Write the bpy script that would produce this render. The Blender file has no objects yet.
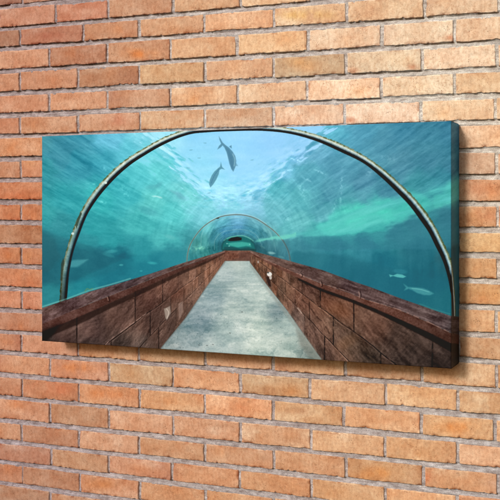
import bpy, math
import numpy as np
from mathutils import Vector

rng = np.random.default_rng(11)
scene = bpy.context.scene
COL = scene.collection

# ------------------------------------------------------------------ camera geometry
F = 948.0                       # focal length, in units of a 500-unit wide frame
HOR = 208.8                     # eye level
CV_W, CV_H, CV_T = 1.2, 0.6, 0.094
CV_GAP = 0.0035
D = CV_H * F / 247.8
cs, sn = 0.9148, 0.4038
fwd = np.array([-sn, cs]); rgt = np.array([cs, sn])
edge = np.array([0.6, -(CV_T + CV_GAP)])
cam_xy = edge - (rgt * (201.2 / F) + fwd) * D
CZ = 0.0                        # camera height is world z = 0
CV_TOP = (HOR - 121.0) / F * D
CV_BOT = CV_TOP - CV_H
CV_BACK = -CV_GAP
CV_FRONT = -(CV_T + CV_GAP)


def on_plane(px, py, yplane=0.0):
    """survey point -> (x, z) on the vertical plane y = yplane"""
    px = np.asarray(px, float); py = np.asarray(py, float)
    a = (px - 250.0) / F
    b = (HOR - py) / F
    dx = rgt[0] * a + fwd[0]
    dy = rgt[1] * a + fwd[1]
    s = (yplane - cam_xy[1]) / dy
    return cam_xy[0] + dx * s, b * s


def survey(X, Z, yplane=0.0):
    """(x, z) on the plane y = yplane -> survey coordinates"""
    vx = X - cam_xy[0]; vy = yplane - cam_xy[1]
    d = vx * fwd[0] + vy * fwd[1]
    r = vx * rgt[0] + vy * rgt[1]
    return 250 + F * r / d, HOR - F * Z / d


# ------------------------------------------------------------------ noise
def _hash(ix, iy, seed):
    h = (ix.astype(np.int64) * 374761393 + iy.astype(np.int64) * 668265263 + seed * 2147483647 * 31) & 0xFFFFFFFF
    h = ((h ^ (h >> 13)) * 1274126177) & 0xFFFFFFFF
    h = ((h ^ (h >> 16)) * 2246822519) & 0xFFFFFFFF
    return ((h ^ (h >> 15)) & 0xFFFFFF) / float(0xFFFFFF)


def vnoise(x, y, seed=0):
    x = np.asarray(x, float); y = np.asarray(y, float)
    x, y = np.broadcast_arrays(x, y)
    ix = np.floor(x); iy = np.floor(y)
    fx = x - ix; fy = y - iy
    ux = fx * fx * fx * (fx * (fx * 6 - 15) + 10); uy = fy * fy * fy * (fy * (fy * 6 - 15) + 10)
    a = _hash(ix, iy, seed); b = _hash(ix + 1, iy, seed)
    c = _hash(ix, iy + 1, seed); d = _hash(ix + 1, iy + 1, seed)
    return (a + (b - a) * ux) * (1 - uy) + (c + (d - c) * ux) * uy


def fbm(x, y, seed=0, octv=4, gain=0.5):
    t = 0.0; amp = 1.0; tot = 0.0
    for o in range(octv):
        t = t + amp * (vnoise(x, y, seed + o * 17) * 2 - 1)
        tot += amp
        x = x * 2.03 + 13.7; y = y * 2.03 + 7.1; amp *= gain
    return t / tot * 1.35


def sstep(a, b, x):
    t = np.clip((x - a) / (b - a), 0, 1)
    return t * t * (3 - 2 * t)


def srgb2lin(c):
    c = np.clip(np.asarray(c, float) / 255.0, 0, 1)
    return np.where(c <= 0.04045, c / 12.92, ((c + 0.055) / 1.055) ** 2.4)


# ------------------------------------------------------------------ node helpers
def new_mat(name):
    m = bpy.data.materials.new(name); m.use_nodes = True
    nt = m.node_tree
    for n in list(nt.nodes): nt.nodes.remove(n)
    out = nt.nodes.new('ShaderNodeOutputMaterial')
    bsdf = nt.nodes.new('ShaderNodeBsdfPrincipled')
    nt.links.new(bsdf.outputs[0], out.inputs[0])
    return m, nt, bsdf


def N(nt, typ, **kw):
    n = nt.nodes.new(typ)
    for k, v in kw.items():
        if k.startswith('i_'):
            n.inputs[k[2:].replace('_', ' ')].default_value = v
        else:
            setattr(n, k, v)
    return n


def noise_node(nt, vec, scale, detail=4, rough=0.55):
    n = N(nt, 'ShaderNodeTexNoise')
    n.inputs['Scale'].default_value = scale
    n.inputs['Detail'].default_value = detail
    n.inputs['Roughness'].default_value = rough
    nt.links.new(vec, n.inputs['Vector'])
    return n.outputs['Fac']


def ramp(nt, fac, stops):
    r = N(nt, 'ShaderNodeValToRGB')
    el = r.color_ramp.elements
    while len(el) > 1: el.remove(el[-1])
    el[0].position = stops[0][0]; el[0].color = stops[0][1]
    for p, c in stops[1:]:
        e = el.new(p); e.color = c
    nt.links.new(fac, r.inputs[0])
    return r.outputs[0]


def mix(nt, a, b, fac, mode='MIX'):
    m = N(nt, 'ShaderNodeMix', data_type='RGBA', blend_type=mode)
    if isinstance(fac, float): m.inputs[0].default_value = fac
    else: nt.links.new(fac, m.inputs[0])
    for s, v in ((6, a), (7, b)):
        if isinstance(v, tuple): m.inputs[s].default_value = v
        else: nt.links.new(v, m.inputs[s])
    return m.outputs[2]


def math_n(nt, op, a, b=None):
    m = N(nt, 'ShaderNodeMath', operation=op)
    for i, v in enumerate((a, b)):
        if v is None: continue
        if isinstance(v, (int, float)): m.inputs[i].default_value = v
        else: nt.links.new(v, m.inputs[i])
    return m.outputs[0]


def bump(nt, bsdf, height, strength, dist, prev=None):
    b = N(nt, 'ShaderNodeBump')
    b.inputs['Strength'].default_value = strength
    b.inputs['Distance'].default_value = dist
    nt.links.new(height, b.inputs['Height'])
    if prev is not None: nt.links.new(prev, b.inputs['Normal'])
    nt.links.new(b.outputs[0], bsdf.inputs['Normal'])
    return b.outputs[0]


g = lambda v: (v, v, v, 1)


def brick_material():
    m, nt, b = new_mat('fired_clay')
    co = N(nt, 'ShaderNodeTexCoord').outputs['Object']
    at = N(nt, 'ShaderNodeAttribute', attribute_name='tint').outputs['Color']
    mp = N(nt, 'ShaderNodeMapping'); mp.inputs['Scale'].default_value = (2.6, 1, 0.9)
    nt.links.new(co, mp.inputs['Vector'])
    fine = noise_node(nt, co, 260, 6, 0.7)
    med = noise_node(nt, co, 55, 5, 0.6)
    vert = noise_node(nt, mp.outputs[0], 48, 4, 0.6)
    c = mix(nt, at, ramp(nt, fine, [(0.3, g(0.72)), (0.5, g(1.0)), (0.72, g(1.18))]), 0.42, 'MULTIPLY')
    c = mix(nt, c, ramp(nt, med, [(0.32, g(0.80)), (0.5, g(1.0)), (0.7, g(1.14))]), 0.6, 'MULTIPLY')
    c = mix(nt, c, ramp(nt, vert, [(0.35, (0.88, 0.80, 0.76, 1)), (0.5, g(1.0)), (0.68, (1.08, 1.14, 1.18, 1))]), 0.7, 'MULTIPLY')
    mott = noise_node(nt, co, 125, 5, 0.68)
    c = mix(nt, c, ramp(nt, mott, [(0.30, (0.74, 0.60, 0.52, 1)), (0.44, (0.95, 0.92, 0.90, 1)), (0.55, g(1.02)), (0.72, (1.16, 1.24, 1.30, 1))]), 0.8, 'MULTIPLY')
    # burnt, rust coloured spots in loose groups
    rs = math_n(nt, 'MULTIPLY', ramp(nt, noise_node(nt, co, 190, 3, 0.6), [(0.56, g(0)), (0.66, g(1))]),
                ramp(nt, noise_node(nt, co, 17, 3, 0.6), [(0.52, g(0)), (0.64, g(1))]))
    c = mix(nt, c, (0.30, 0.115, 0.05, 1), math_n(nt, 'MULTIPLY', rs, 0.55))
    # small dark pits, gathered in patches
    vo = N(nt, 'ShaderNodeTexVoronoi'); vo.inputs['Scale'].default_value = 210
    nt.links.new(co, vo.inputs['Vector'])
    pit = ramp(nt, vo.outputs['Distance'], [(0.13, g(1)), (0.30, g(0))])
    patch = ramp(nt, noise_node(nt, co, 34, 3, 0.6), [(0.53, g(0)), (0.62, g(1))])
    pf = math_n(nt, 'MULTIPLY', pit, patch)
    c = mix(nt, c, (0.13, 0.055, 0.03, 1), math_n(nt, 'MULTIPLY', pf, 0.45))
    # pale crumbs of lime
    vo2 = N(nt, 'ShaderNodeTexVoronoi'); vo2.inputs['Scale'].default_value = 150
    nt.links.new(mp.outputs[0], vo2.inputs['Vector'])
    lime = math_n(nt, 'MULTIPLY', ramp(nt, vo2.outputs['Distance'], [(0.10, g(1)), (0.28, g(0))]),
                  ramp(nt, noise_node(nt, co, 21, 3, 0.5), [(0.56, g(0)), (0.66, g(1))]))
    c = mix(nt, c, (0.62, 0.50, 0.40, 1), math_n(nt, 'MULTIPLY', lime, 0.45))
    nt.links.new(c, b.inputs['Base Color'])
    b.inputs['Roughness'].default_value = 0.9
    b.inputs['Specular IOR Level'].default_value = 0.2
    h = math_n(nt, 'ADD', fine, math_n(nt, 'MULTIPLY', med, 1.2))
    h = math_n(nt, 'SUBTRACT', h, math_n(nt, 'MULTIPLY', pf, 1.1))
    bump(nt, b, math_n(nt, 'ADD', h, mott), 0.6, 0.0016)
    return m


def mortar_material():
    m, nt, b = new_mat('lime_mortar')
    co = N(nt, 'ShaderNodeTexCoord').outputs['Object']
    at = N(nt, 'ShaderNodeAttribute', attribute_name='tint').outputs['Color']
    fine = noise_node(nt, co, 420, 5, 0.75)
    med = noise_node(nt, co, 70, 4, 0.6)
    mp = N(nt, 'ShaderNodeMapping'); mp.inputs['Scale'].default_value = (0.35, 1, 1.6)
    nt.links.new(co, mp.inputs['Vector'])
    lay = noise_node(nt, mp.outputs[0], 95, 5, 0.65)
    c = mix(nt, at, ramp(nt, fine, [(0.3, g(0.45)), (0.5, g(1.0)), (0.7, g(1.5))]), 0.8, 'MULTIPLY')
    c = mix(nt, c, ramp(nt, med, [(0.35, (0.72, 0.66, 0.64, 1)), (0.6, g(1.12))]), 0.8, 'MULTIPLY')
    c = mix(nt, c, ramp(nt, lay, [(0.32, (0.66, 0.60, 0.58, 1)), (0.5, g(1.0)), (0.66, (1.35, 1.36, 1.38, 1))]), 0.9, 'MULTIPLY')
    nt.links.new(c, b.inputs['Base Color'])
    b.inputs['Roughness'].default_value = 0.95
    b.inputs['Specular IOR Level'].default_value = 0.1
    bump(nt, b, math_n(nt, 'ADD', math_n(nt, 'ADD', fine, med), math_n(nt, 'MULTIPLY', lay, 1.5)), 1.0, 0.0028)
    return m


def canvas_material():
    m, nt, b = new_mat('printed_cotton')
    co = N(nt, 'ShaderNodeTexCoord').outputs['Object']
    at = N(nt, 'ShaderNodeAttribute', attribute_name='tint').outputs['Color']
    nt.links.new(at, b.inputs['Base Color'])
    b.inputs['Roughness'].default_value = 0.62
    b.inputs['Specular IOR Level'].default_value = 0.10
    w = []
    for d in ('X', 'Z'):
        wv = N(nt, 'ShaderNodeTexWave', wave_type='BANDS', bands_direction=d)
        wv.inputs['Scale'].default_value = 260
        wv.inputs['Distortion'].default_value = 0.6
        nt.links.new(co, wv.inputs['Vector'])
        w.append(wv.outputs['Fac'])
    h = math_n(nt, 'ADD', math_n(nt, 'ADD', w[0], w[1]), math_n(nt, 'MULTIPLY', noise_node(nt, co, 500, 2), 0.8))
    bump(nt, b, h, 0.18, 0.0006)
    return m


def wood_material():
    m, nt, b = new_mat('pine_wood')
    co = N(nt, 'ShaderNodeTexCoord').outputs['Object']
    mp = N(nt, 'ShaderNodeMapping'); mp.inputs['Scale'].default_value = (1, 8, 8)
    nt.links.new(co, mp.inputs['Vector'])
    n = noise_node(nt, mp.outputs[0], 12, 5, 0.6)
    nt.links.new(ramp(nt, n, [(0.3, (0.42, 0.27, 0.14, 1)), (0.7, (0.62, 0.45, 0.27, 1))]), b.inputs['Base Color'])
    b.inputs['Roughness'].default_value = 0.7
    return m


# ------------------------------------------------------------------ mesh helper
def make_mesh(name, verts, quads, colors=None, mats=(), mat_idx=None, smooth=True, parent=None):
    me = bpy.data.meshes.new(name)
    nv = len(verts); nf = len(quads)
    me.vertices.add(nv); me.loops.add(nf * 4); me.polygons.add(nf)
    me.vertices.foreach_set('co', np.ascontiguousarray(verts, dtype=np.float32).ravel())
    me.loops.foreach_set('vertex_index', np.ascontiguousarray(quads, dtype=np.int32).ravel())
    me.polygons.foreach_set('loop_start', np.arange(0, nf * 4, 4, dtype=np.int32))
    me.polygons.foreach_set('loop_total', np.full(nf, 4, dtype=np.int32))
    if smooth: me.polygons.foreach_set('use_smooth', np.ones(nf, dtype=bool))
    for m in mats: me.materials.append(m)
    if mat_idx is not None: me.polygons.foreach_set('material_index', np.asarray(mat_idx, dtype=np.int32))
    if colors is not None:
        a = me.attributes.new('tint', 'FLOAT_COLOR', 'POINT')
        c = np.ones((nv, 4), np.float32); c[:, :3] = colors
        a.data.foreach_set('color', c.ravel())
    me.update(calc_edges=True); me.validate()
    o = bpy.data.objects.new(name, me); COL.objects.link(o)
    if parent is not None: o.parent = parent
    return o


def grid_quads(nx, ny, base=0, flip=False):
    i, j = np.meshgrid(np.arange(nx - 1), np.arange(ny - 1), indexing='ij')
    a = (i * ny + j).ravel() + base
    q = np.stack([a, a + ny, a + ny + 1, a + 1], 1)
    return q[:, ::-1] if flip else q


LIGHT_K = np.array([1.26, 1.27, 1.17])    # radiance of a white wall surface under this lighting

WALL_K = np.array([1.235, 1.17, 1.13])


def idw(px, py, pts, power=3.0, soft=8.0):
    """smooth colour field through scattered samples"""
    acc = np.zeros(px.shape + (3,)); wt = np.zeros(px.shape)
    for x, y, c in pts:
        w = 1.0 / ((px - x) ** 2 + (py - y) ** 2 + soft * soft) ** (power / 2)
        acc += w[..., None] * np.array(c, float); wt += w
    return acc / wt[..., None]


# ------------------------------------------------------------------ brick wall
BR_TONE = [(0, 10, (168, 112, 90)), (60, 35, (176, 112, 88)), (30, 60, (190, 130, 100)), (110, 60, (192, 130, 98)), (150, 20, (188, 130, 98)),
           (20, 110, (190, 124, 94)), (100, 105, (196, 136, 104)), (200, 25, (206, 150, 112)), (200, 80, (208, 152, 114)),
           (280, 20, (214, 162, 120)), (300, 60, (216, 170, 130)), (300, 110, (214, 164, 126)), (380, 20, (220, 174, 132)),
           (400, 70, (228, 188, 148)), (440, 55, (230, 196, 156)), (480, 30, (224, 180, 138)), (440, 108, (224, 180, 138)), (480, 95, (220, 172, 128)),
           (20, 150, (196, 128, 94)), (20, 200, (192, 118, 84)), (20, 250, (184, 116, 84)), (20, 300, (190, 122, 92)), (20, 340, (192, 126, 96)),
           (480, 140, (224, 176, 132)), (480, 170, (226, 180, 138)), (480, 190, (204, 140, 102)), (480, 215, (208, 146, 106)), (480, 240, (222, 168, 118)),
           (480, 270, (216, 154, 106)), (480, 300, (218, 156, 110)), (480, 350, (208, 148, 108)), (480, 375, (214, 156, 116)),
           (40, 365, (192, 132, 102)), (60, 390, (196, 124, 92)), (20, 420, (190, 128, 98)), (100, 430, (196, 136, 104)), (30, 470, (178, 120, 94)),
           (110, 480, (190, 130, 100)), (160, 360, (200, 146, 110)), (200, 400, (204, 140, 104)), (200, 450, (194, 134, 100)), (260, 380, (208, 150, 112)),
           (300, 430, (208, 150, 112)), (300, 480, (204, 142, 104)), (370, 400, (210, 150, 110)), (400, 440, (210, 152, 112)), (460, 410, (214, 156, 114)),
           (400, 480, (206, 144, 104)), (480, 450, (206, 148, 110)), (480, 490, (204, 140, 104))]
STAINS = [  # x, y, radius x, radius y, colour, strength
    (141, 54, 16, 5, (212, 122, 62), .8), (52, 36, 13, 5, (158, 82, 62), .7), (118, 120, 14, 6, (176, 92, 64), .55),
    (77, 368, 17, 6, (220, 126, 58), .9), (50, 389, 24, 8, (198, 104, 68), .7), (112, 394, 18, 5, (204, 112, 58), .7),
    (243, 407, 24, 8, (200, 110, 70), .65), (203, 396, 6, 8, (204, 118, 76), .6), (457, 427, 22, 6, (216, 128, 62), .85),
    (376, 474, 22, 7, (216, 138, 72), .7), (427, 478, 5, 7, (190, 92, 52), .6), (306, 15, 24, 5, (218, 168, 88), .7),
    (480, 189, 24, 8, (196, 120, 80), .6), (490, 214, 14, 7, (190, 100, 62), .6), (102, 484, 20, 6, (186, 112, 62), .6),
    (20, 198, 22, 7, (188, 96, 58), .6), (30, 160, 9, 8, (200, 140, 96), .5), (30, 215, 14, 7, (196, 110, 64), .6), (28, 256, 12, 6, (204, 136, 84), .6),
    (20, 285, 22, 7, (186, 104, 70), .5), (20, 222, 10, 6, (176, 96, 70), .5), (450, 38, 6, 3, (176, 92, 56), .7), (413, 67, 5, 3, (160, 84, 54), .6),
    (352, 70, 6, 3, (176, 90, 52), .6), (350, 120, 6, 3, (170, 84, 50), .6), (370, 12, 16, 6, (212, 140, 100), .5), (300, 62, 16, 5, (222, 158, 96), .5),
    (310, 68, 15, 5, (222, 150, 90), .4), (465, 95, 9, 4, (204, 120, 72), .6), (382, 78, 14, 5, (214, 150, 106), .4), (404, 60, 22, 7, (214, 164, 120), .4),
    (325, 460, 16, 5, (196, 140, 100), .4), (250, 468, 20, 6, (196, 126, 84), .4), (135, 450, 14, 5, (176, 116, 84), .4), (480, 268, 22, 7, (206, 138, 86), .5),
    (480, 300, 16, 5, (200, 124, 78), .4), (215, 425, 20, 3, (160, 104, 72), .5), (300, 411, 16, 3, (168, 116, 84), .4), (155, 475, 16, 5, (176, 110, 80), .4),
    (420, 420, 4, 8, (192, 104, 64), .5), (62, 430, 14, 5, (200, 134, 92), .4), (86, 12, 15, 3, (206, 170, 150), .5), (105, 5, 3, 8, (214, 176, 150), .5)]

# bottom edge of each course: height at survey x = 0 and x = 500 ; phase 0 has its joints near 20, 78 ...
C0 = [27.2, 46.8, 69.4, 91.8, 113.4, 134.5, 157.0, 178.0, 200.0, 220.2, 243.0, 263.8, 286.2, 308, 329.1, 350.2, 372.6, 395, 418.2, 439.2, 459.6, 481.2]
C5 = [-15.5, 11.5, 39, 66.0, 92.6, 119, 147.4, 174, 200.9, 227.6, 253, 279, 305, 332.6, 359.6, 388, 415, 442, 468.5, 495, 521.5, 548]
C0 = [C0[0] - 21.6 * k for k in range(8, 0, -1)] + C0 + [C0[-1] + 21.7 * k for k in range(1, 9)]
C5 = [C5[0] - 26.9 * k for k in range(8, 0, -1)] + C5 + [C5[-1] + 26.7 * k for k in range(1, 9)]
P = [20.6, 78, 139, 204.8, 273.2, 345.2, 421.6, 496.8]
Q = [49.6, 107.4, 171.2, 238.6, 308.8, 383, 456.6]
SPECIAL = {0: [-1.5, 55, 108, 172.8, 240.4, 311, 386, 460], 1: [20, 83, 139, 204.2, 273.6, 346.4, 425, 499],
           2: [49, 107.2, 170.4, 237, 307.8, 381.8, 454.6], 3: [20, 77.8, 139, 204.8, 273.6, 345.8, 422, 497],
           4: [49, 107.2, 170.4, 237.6, 307, 381, 454.4], 5: [20, 77.8, 139.6, 204.8, 273, 344.4, 420.4, 495.2],
           15: [21, 77.8, 139, 204.8, 273, 345, 422, 496.4], 16: [50, 109, 172.6, 240, 310, 385.8, 458],
           17: [22, 78.7, 139.6, 204.8, 273, 343.6, 420.8, 495], 18: [49.8, 109, 173, 240.4, 311, 385, 457.4],
           19: [21.3, 78.7, 138.8, 204.8, 273.6, 346, 423.6, 498], 20: [51, 108.6, 172, 240, 311, 385, 457],
           21: [22.4, 79.8, 139.6, 205, 273.6, 346, 422.5, 497]}


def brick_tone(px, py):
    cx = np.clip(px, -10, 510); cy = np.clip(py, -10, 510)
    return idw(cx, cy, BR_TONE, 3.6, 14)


def wall_row_lines():
    rows = []
    for a, b in zip(C0, C5):
        x0, z0 = on_plane(0, a); x1, z1 = on_plane(500, b)
        rows.append((x0, z0, x1, z1))
    return rows


def build_wall():
    rows = wall_row_lines()
    V = []; Qd = []; C = []; base = 0
    NX, NZ = 84, 24

    def line_z(r, X):
        x0, z0, x1, z1 = rows[r]
        return z0 + (z1 - z0) * (X - x0) / (x1 - x0)

    # non-uniform parameters: dense near the arrises
    def param(n, e):
        inner = np.linspace(e * 3, 1 - e * 3, n - 6)
        return np.concatenate([[0, e * .7, e * 1.7], inner, [1 - e * 1.7, 1 - e * .7, 1]])
    for r in range(1, len(rows)):
        k = r - 8
        yb0, yb5 = C0[r], C5[r]
        Zmid = lambda X: line_z(r, X) + 0.03
        if k in SPECIAL: js = SPECIAL[k]
        else: js = P if (k % 2) else Q
        jx = []
        for j in js:
            ymid = yb0 + (yb5 - yb0) * j / 500 - 12
            jx.append(float(on_plane(j, ymid)[0]) + (0 if k in SPECIAL else rng.normal(0, .0018)))
        pitch = (jx[-1] - jx[0]) / (len(jx) - 1)
        jx = [jx[0] - pitch * q for q in range(6, 0, -1)] + jx + [jx[-1] + pitch * q for q in range(1, 6)]
        for xa, xb in zip(jx[:-1], jx[1:]):
            jw = rng.uniform(.0058, .0082)
            xl = xa + jw * .5 + rng.normal(0, .0005); xr = xb - jw * .5 + rng.normal(0, .0005)
            sd = int(rng.integers(1, 99999))
            W = xr - xl
            s = param(NX, 0.0016 / W); t = param(NZ, 0.0016 / 0.053)
            S, T = np.meshgrid(s, t, indexing='ij')
            X0 = xl + S * W
            ztop = line_z(r - 1, X0) - rng.uniform(.0115, .0145) + rng.normal(0, .0006)
            zbot = line_z(r, X0) + rng.normal(0, .0007)
            tilt = rng.normal(0, .0008) * (S - .5)
            wob = fbm(X0 * 16, 0 * X0, sd, 3) * .0011
            cr = fbm(X0 * 110, 0 * X0, sd + 5, 3) * .0007
            wob2 = fbm(X0 * 16, 0 * X0, sd + 9, 3) * .0010 + fbm(X0 * 120, 0 * X0, sd + 6, 3) * .0005
            crumb = np.clip(fbm(X0 * 130, 0 * X0 + 3, sd + 31, 3) - .25, 0, 1) * .0036 * rng.uniform(.1, 1.2)
            zb = zbot + wob + cr + tilt + crumb; zt = ztop + wob2 + tilt
            Z = zb + (zt - zb) * T
            X = X0 + (1 - S) * fbm(Z * 60, 0 * Z, sd + 40, 3) * .0011 + S * fbm(Z * 60, 0 * Z, sd + 41, 3) * .0011
            dx = np.minimum(S, 1 - S) * W; dz = np.minimum(T, 1 - T) * (zt - zb)
            # rounded arris
            R = .0017 + .0007 * fbm(X * 40, Z * 40, sd + 50, 2)
            ex = np.clip(1 - dx / R, 0, 1); ez = np.clip(1 - dz / R, 0, 1)
            e = np.sqrt(ex ** 2 + ez ** 2)
            # depth (positive into the wall)
            dep = R * (1 - np.sqrt(np.clip(1 - np.clip(e, 0, 1) ** 2, 0, 1)))
            dep = np.where((S == 0) | (S == 1) | (T == 0) | (T == 1), .013, dep)
            dmin = np.minimum(dx, dz)
            chip = np.clip(fbm(X * 75, Z * 75, sd + 60, 4) - .12, 0, 1) * np.clip(1 - dmin / .008, 0, 1)
            dep = dep + chip * .0045
            dep = dep + fbm(X * 22, Z * 22, sd + 70, 3) * .0010 + fbm(X * 120, Z * 120, sd + 71, 3) * .00042
            dep = dep + rng.normal(0, .0008) + (S - .5) * rng.normal(0, .0009)
            Y = np.maximum(dep, -.0025)
            # colour
            px, py = survey(X, Z)
            cpx, cpy = px.mean(), py.mean()
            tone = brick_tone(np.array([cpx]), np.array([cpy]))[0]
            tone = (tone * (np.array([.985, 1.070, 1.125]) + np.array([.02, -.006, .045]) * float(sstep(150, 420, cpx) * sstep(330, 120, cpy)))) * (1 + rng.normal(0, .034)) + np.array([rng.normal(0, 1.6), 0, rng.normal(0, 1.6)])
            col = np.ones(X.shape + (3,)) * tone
            n1 = fbm(X * 14, Z * 26, sd + 80, 4)
            n2 = fbm(X * 30, Z * 18, sd + 81, 4)
            col += n1[..., None] * np.array([9, 15, 17]) + n2[..., None] * np.array([5, 8, 9])
            # random iron stain inside some bricks
            if rng.random() < .4:
                sx, sz = rng.uniform(.2, .8), rng.uniform(.25, .75)
                gsx = np.exp(-(((S - sx) / rng.uniform(.12, .25)) ** 2 + ((T - sz) / .35) ** 2)) * np.clip(.6 + n2 * .8, 0, 1.2)
                col += gsx[..., None] * np.array([0, -16, -26]) * rng.uniform(.4, 1.1)
            if rng.random() < .22:
                side = rng.random() < .5
                ge = np.exp(-((S if side else 1 - S) / rng.uniform(.08, .3)) ** 2) * np.clip(.6 + n1, 0, 1.2)
                col -= ge[..., None] * np.array([22, 30, 26]) * rng.uniform(.2, .9)
            if rng.random() < .45:
                sx, sz = rng.uniform(.1, .9), rng.uniform(.3, .9)
                gp = np.exp(-(((S - sx) / rng.uniform(.1, .3)) ** 2 + ((T - sz) / .4) ** 2)) * np.clip(.5 + n1 * 1.2, 0, 1.3)
                col += gp[..., None] * np.array([12, 20, 24]) * rng.uniform(.4, 1.0)
            for sx, sy, rx, ry, sc, st in STAINS:
                if abs(cpx - sx) > 60 or abs(cpy - sy) > 12: continue
                gq = np.exp(-(((px - sx) / rx) ** 2 + ((py - sy) / ry) ** 2) ** 1.1) * st * .75 * np.clip(.85 + n2 * .9, 0, 1.3)
                gq = np.clip(gq, 0, 1)[..., None]
                col = col * (1 - gq) + np.array(sc, float) * gq
            # pale crust and dark fringe at the arrises
            rim = np.clip(1 - dmin / .0045, 0, 1)
            rim = np.maximum(rim, np.clip(1 - dz / .0035, 0, 1) * 1.25)
            crust = rim * np.clip(.45 + fbm(X * 50, Z * 50, sd + 90, 3) * 1.3, 0, 1)
            col += crust[..., None] * np.array([28, 34, 37])
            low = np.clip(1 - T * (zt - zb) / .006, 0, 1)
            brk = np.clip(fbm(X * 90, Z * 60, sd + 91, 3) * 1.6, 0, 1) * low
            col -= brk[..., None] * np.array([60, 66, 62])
            col -= (chip * 1.6)[..., None].clip(0, 1) * np.array([40, 52, 50])
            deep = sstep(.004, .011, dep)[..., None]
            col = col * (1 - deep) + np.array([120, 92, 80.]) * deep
            V.append(np.stack([X, Y, Z], -1).reshape(-1, 3))
            C.append(col.reshape(-1, 3))
            Qd.append(grid_quads(NX, NZ, base)); base += NX * NZ
    V = np.concatenate(V); C = np.concatenate(C); Qb = np.concatenate(Qd)
    nb = len(Qb)
    # mortar bed: one sheet behind the brick faces
    xmin, xmax = V[:, 0].min() - .01, V[:, 0].max() + .01
    zmin, zmax = V[:, 2].min() - .01, V[:, 2].max() + .01
    vx0, vx1 = -1.0, 1.0
    gx = np.concatenate([np.linspace(xmin, vx0, 120)[:-1], np.linspace(vx0, vx1, 760), np.linspace(vx1, xmax, 120)[1:]])
    gz = np.concatenate([np.linspace(zmin, -.85, 60)[:-1], np.linspace(-.85, .6, 560), np.linspace(.6, zmax, 60)[1:]])
    GX, GZ = np.meshgrid(gx, gz, indexing='ij')
    # weathered joint: deep under the upper brick, almost flush above the lower one
    slope = np.full(GX.shape, .0046)
    for r in range(len(rows)):
        tt = (line_z(r, GX) - GZ) / .0135
        m = (tt > -.25) & (tt < 1.2)
        slope = np.where(m & (tt > -.05), .0112 - .0088 * sstep(.0, .75, tt), slope)
    GY = slope + fbm(GX * 45, GZ * 45, 900, 4) * .0013 + fbm(GX * 190, GZ * 190, 903, 2) * .0007 + fbm(GX * 9, GZ * 9, 907, 2) * .0008
    px, py = survey(GX, GZ)
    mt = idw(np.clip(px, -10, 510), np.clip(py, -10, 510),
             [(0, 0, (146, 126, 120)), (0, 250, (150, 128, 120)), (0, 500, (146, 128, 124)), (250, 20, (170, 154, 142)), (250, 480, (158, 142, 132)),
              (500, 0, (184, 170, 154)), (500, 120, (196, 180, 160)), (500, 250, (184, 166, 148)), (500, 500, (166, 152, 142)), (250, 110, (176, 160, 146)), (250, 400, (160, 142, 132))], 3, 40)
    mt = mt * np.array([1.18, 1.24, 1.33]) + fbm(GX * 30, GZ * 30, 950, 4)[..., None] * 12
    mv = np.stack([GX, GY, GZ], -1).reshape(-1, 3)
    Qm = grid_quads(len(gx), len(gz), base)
    # back body of the wall
    b2 = base + len(mv)
    yb = .11
    bx = np.array([[xmin, .014, zmin], [xmax, .014, zmin], [xmax, .014, zmax], [xmin, .014, zmax],
                   [xmin, yb, zmin], [xmax, yb, zmin], [xmax, yb, zmax], [xmin, yb, zmax]])
    Qx = np.array([[4, 7, 6, 5], [0, 4, 5, 1], [1, 5, 6, 2], [2, 6, 7, 3], [3, 7, 4, 0]]) + b2
    V = np.concatenate([V, mv, bx])
    C = np.concatenate([C, mt.reshape(-1, 3), np.full((8, 3), 150.)])
    Qa = np.concatenate([Qb, Qm, Qx])
    mi = np.concatenate([np.zeros(nb, int), np.ones(len(Qa) - nb, int)])
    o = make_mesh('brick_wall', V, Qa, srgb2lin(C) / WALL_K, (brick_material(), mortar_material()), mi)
    o['label'] = 'weathered orange brick wall in running bond with grey mortar joints, behind the canvas print'
    o['category'] = 'wall'
    return o


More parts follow.
